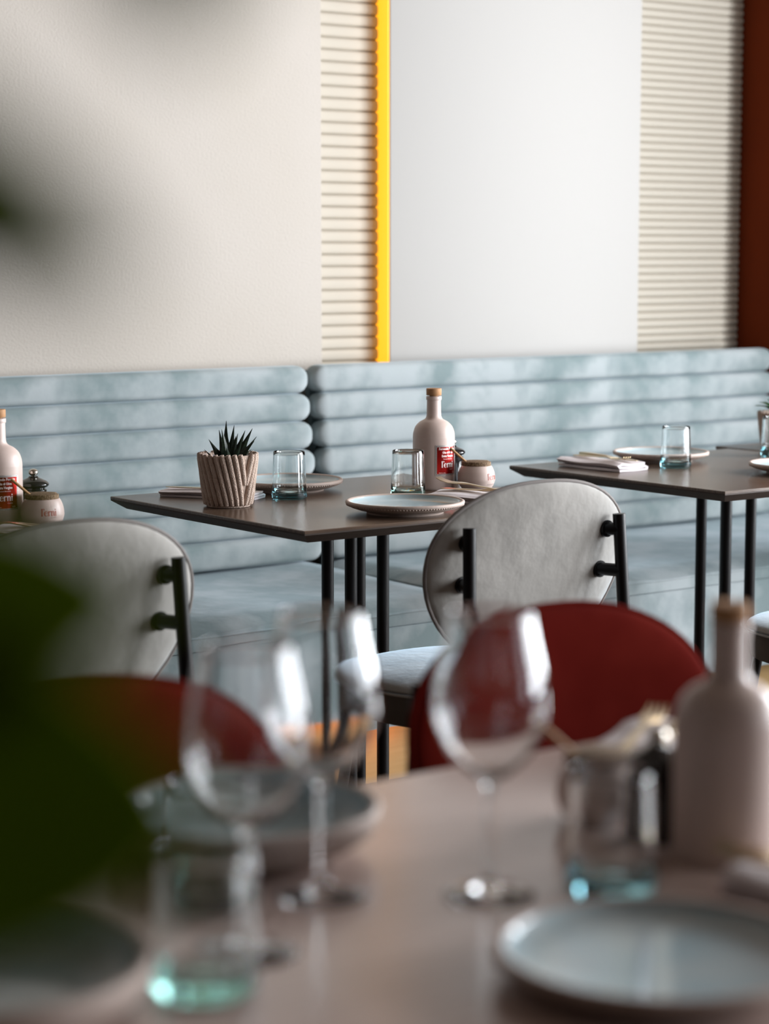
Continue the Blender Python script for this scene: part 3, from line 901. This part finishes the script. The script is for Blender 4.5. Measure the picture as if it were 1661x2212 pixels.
# right table
plate((3.865, 3.955, TZ), 'pale blue plate at the back of the right-hand table')
plate((3.918, 3.530, TZ), 'pale blue plate cut by the right frame edge')
tumbler((3.773, 3.808, TZ), 'aqua tumbler near the corner of the right-hand table')
tumbler((4.205, 3.875, TZ), 'clear tumbler at the right frame edge before the small leafy pot')
napkin((3.615, 3.905, TZ), math.radians(2), .095, .215, .020, 3, 5, 'folded napkin with cutlery on the right-hand table', .004)
cutlery(FORK, 'fork', (3.600, 3.895, TZ+.0255), math.radians(176), 'fork on the napkin of the right-hand table')
cutlery(KNIFE, 'knife', (3.630, 3.900, TZ+.0255), math.radians(178), 'knife on the napkin of the right-hand table')
# far right table
leafy_pot((4.382, 4.030, TZ), 0, 'small leafy plant in a ribbed pot at the right frame edge')
napkin((4.44, 3.80, TZ), math.radians(20), .08, .15, .014, 3, 6, 'folded napkin in front of the small leafy pot')
cutlery(KNIFE, 'knife', (4.44, 3.80, TZ+.0175), math.radians(20), 'knife on the napkin in front of the small leafy pot')
# left table
bottle((1.909, 3.795, TZ), math.radians(-12), 'cream oil bottle cut by the left frame edge')
salt_jar((1.966, 3.722, TZ), math.radians(-10), math.radians(160), 'cork-lidded cream salt jar at the left frame edge', 'wooden spoon in the salt jar at the left frame edge')
mill((2.000, 3.822, TZ), 'black pepper mill behind the salt jar at the left frame edge')
napkin((1.865, 3.560, TZ), math.radians(20), .09, .215, .018, 3, 8, 'folded napkin in front of the left salt jar', .004)
cutlery(FORK, 'fork', (1.845, 3.565, TZ+.0235), math.radians(20), 'fork on the napkin by the left salt jar')
cutlery(KNIFE, 'knife', (1.885, 3.555, TZ+.0235), math.radians(20), 'knife on the napkin by the left salt jar')
plate((1.655, 3.490, TZ), 'plate at the left frame edge behind the green leaves')
# foreground table
wine_glass((.868, 1.325, TZ), 'blurred wine glass nearest the leaves, leftmost of the three')
wine_glass((.998, 1.412, TZ), 'blurred wine glass in front of the deep plate, middle of the three')
wine_glass((1.110, 1.330, TZ), 'blurred wine glass standing alone before the red chair')
tumbler((.914, 1.447, TZ), 'blurred tumbler behind the leftmost wine glass', 'green_glass')
tumbler((.800, 1.278, TZ), 'large blurred tumbler at lower left, nearest the camera', 'green_glass')
tumbler((1.204, 1.283, TZ), 'blurred tumbler before the salt jar on the foreground table')
deep_plate((1.022, 1.564, TZ), 'blurred deep plate at the far side of the foreground table')
plate((1.080, 1.098, TZ), 'large blurred plate at lower right')
deep_plate((.642, 1.322, TZ), 'blurred deep plate in the lower left corner under the leaves')
bottle((1.353, 1.296, TZ), math.radians(150), 'large blurred cream bottle at the right of the foreground table')
mill((1.345, 1.375, TZ), 'blurred black pepper mill left of the foreground bottle')
salt_jar((1.348, 1.453, TZ), math.radians(120), math.radians(150), 'blurred salt jar behind the foreground tumbler', 'blurred wooden spoon against the red chair')
napkin((1.560, 1.600, TZ), math.radians(-55), .10, .20, .020, 3, 9, 'blurred folded napkin behind the pepper mill on the foreground table', .004)
cutlery(FORK, 'fork', (1.551, 1.612, TZ+.0255), math.radians(-55), 'blurred fork on the napkin behind the pepper mill')
cutlery(KNIFE, 'knife', (1.570, 1.587, TZ+.0255), math.radians(-55), 'blurred knife on the napkin behind the pepper mill')
napkin((1.325, 1.143, TZ), math.radians(10), .085, .17, .018, 3, 10, 'blurred folded napkin right of the lower right plate', .004)
cutlery(FORK, 'fork', (1.308, 1.143, TZ+.0235), math.radians(10), 'blurred fork on the napkin by the lower right plate')
cutlery(KNIFE, 'knife', (1.342, 1.143, TZ+.0235), math.radians(10), 'blurred knife on the napkin by the lower right plate')

# ------------------------------------------------------------------ tall plant beside the camera
t = thing('tall_houseplant', 'large dark-leaved plant, strongly blurred, at the left of the picture', 'plant', (.06, .52, 0))
link('planter', lathe('planter', [(0, 0), (.12, 0), (.125, .005), (.155, .30), (.158, .31), (.150, .312), (.142, .28), (0, .28)], 40), 'pot', t)
link('soil', lathe('soil', [(0, .281), (.141, .281), (.141, .286), (0, .288)], 30), 'soil', t)
link('stem', tube('stem', [(0, 0, .28), (.01, -.02, .6), (.02, -.06, .9), (.03, -.10, 1.2), (.03, -.13, 1.45), (.03, -.15, 1.6)], [.014, .012, .011, .009, .007, .004], 10), 'trunk', t)
def add_leaf(b, tp, w, droop=.15, fold=.2, face=None):
    o0 = Vector((.06, .52, 0))
    link('leaf', broad_leaf(Vector(b)-o0, Vector(tp)-o0, w, droop, fold, face=face), 'bigleaf', t)
# leaves that reach into the picture, blades turned flat to the camera
add_leaf((0.1732, 0.4367, 1.1948), (0.2125, 0.3593, 1.2122), 0.0260, .06, .15, (-0.5, -0.8, 0.4))
add_leaf((0.1493, 0.4020, 1.1797), (0.2180, 0.3485, 1.1680), 0.0360, .06, .15, (-0.6, -0.8, 0.0))
add_leaf((0.1774, 0.4781, 1.1564), (0.2526, 0.4201, 1.1467), 0.0400, .06, .15, (-0.6, -0.8, 0.0))  # leaves added behind the one above to block its backlight
add_leaf((0.1992, 0.5362, 1.1487), (0.2805, 0.4732, 1.1367), 0.0420, .06, .15, (-0.6, -0.8, 0.0))
add_leaf((0.1135, 0.2962, 1.3023), (0.1545, 0.2612, 1.2753), 0.0135, .06, .15, (-0.6, -0.8, 0.1))
add_leaf((0.1289, 0.3360, 1.3089), (0.1723, 0.2985, 1.2768), 0.0135, .06, .15, (-0.6, -0.8, 0.1))
add_leaf((0.1613, 0.2682, 1.3550), (0.1610, 0.2613, 1.3081), 0.0145, .06, .15, (-0.6, -0.8, 0.1))
# leaves out of view, left and above
for k in range(14):
    a = PI*.55 + (k % 7)*.30; h = .72+.066*k
    b = (.08+.03*math.sin(k), .45-.012*k, h); add_leaf(b, (b[0]+.22*math.cos(a), b[1]+.22*math.sin(a), h+.03+.02*math.sin(k*2.)), .045)
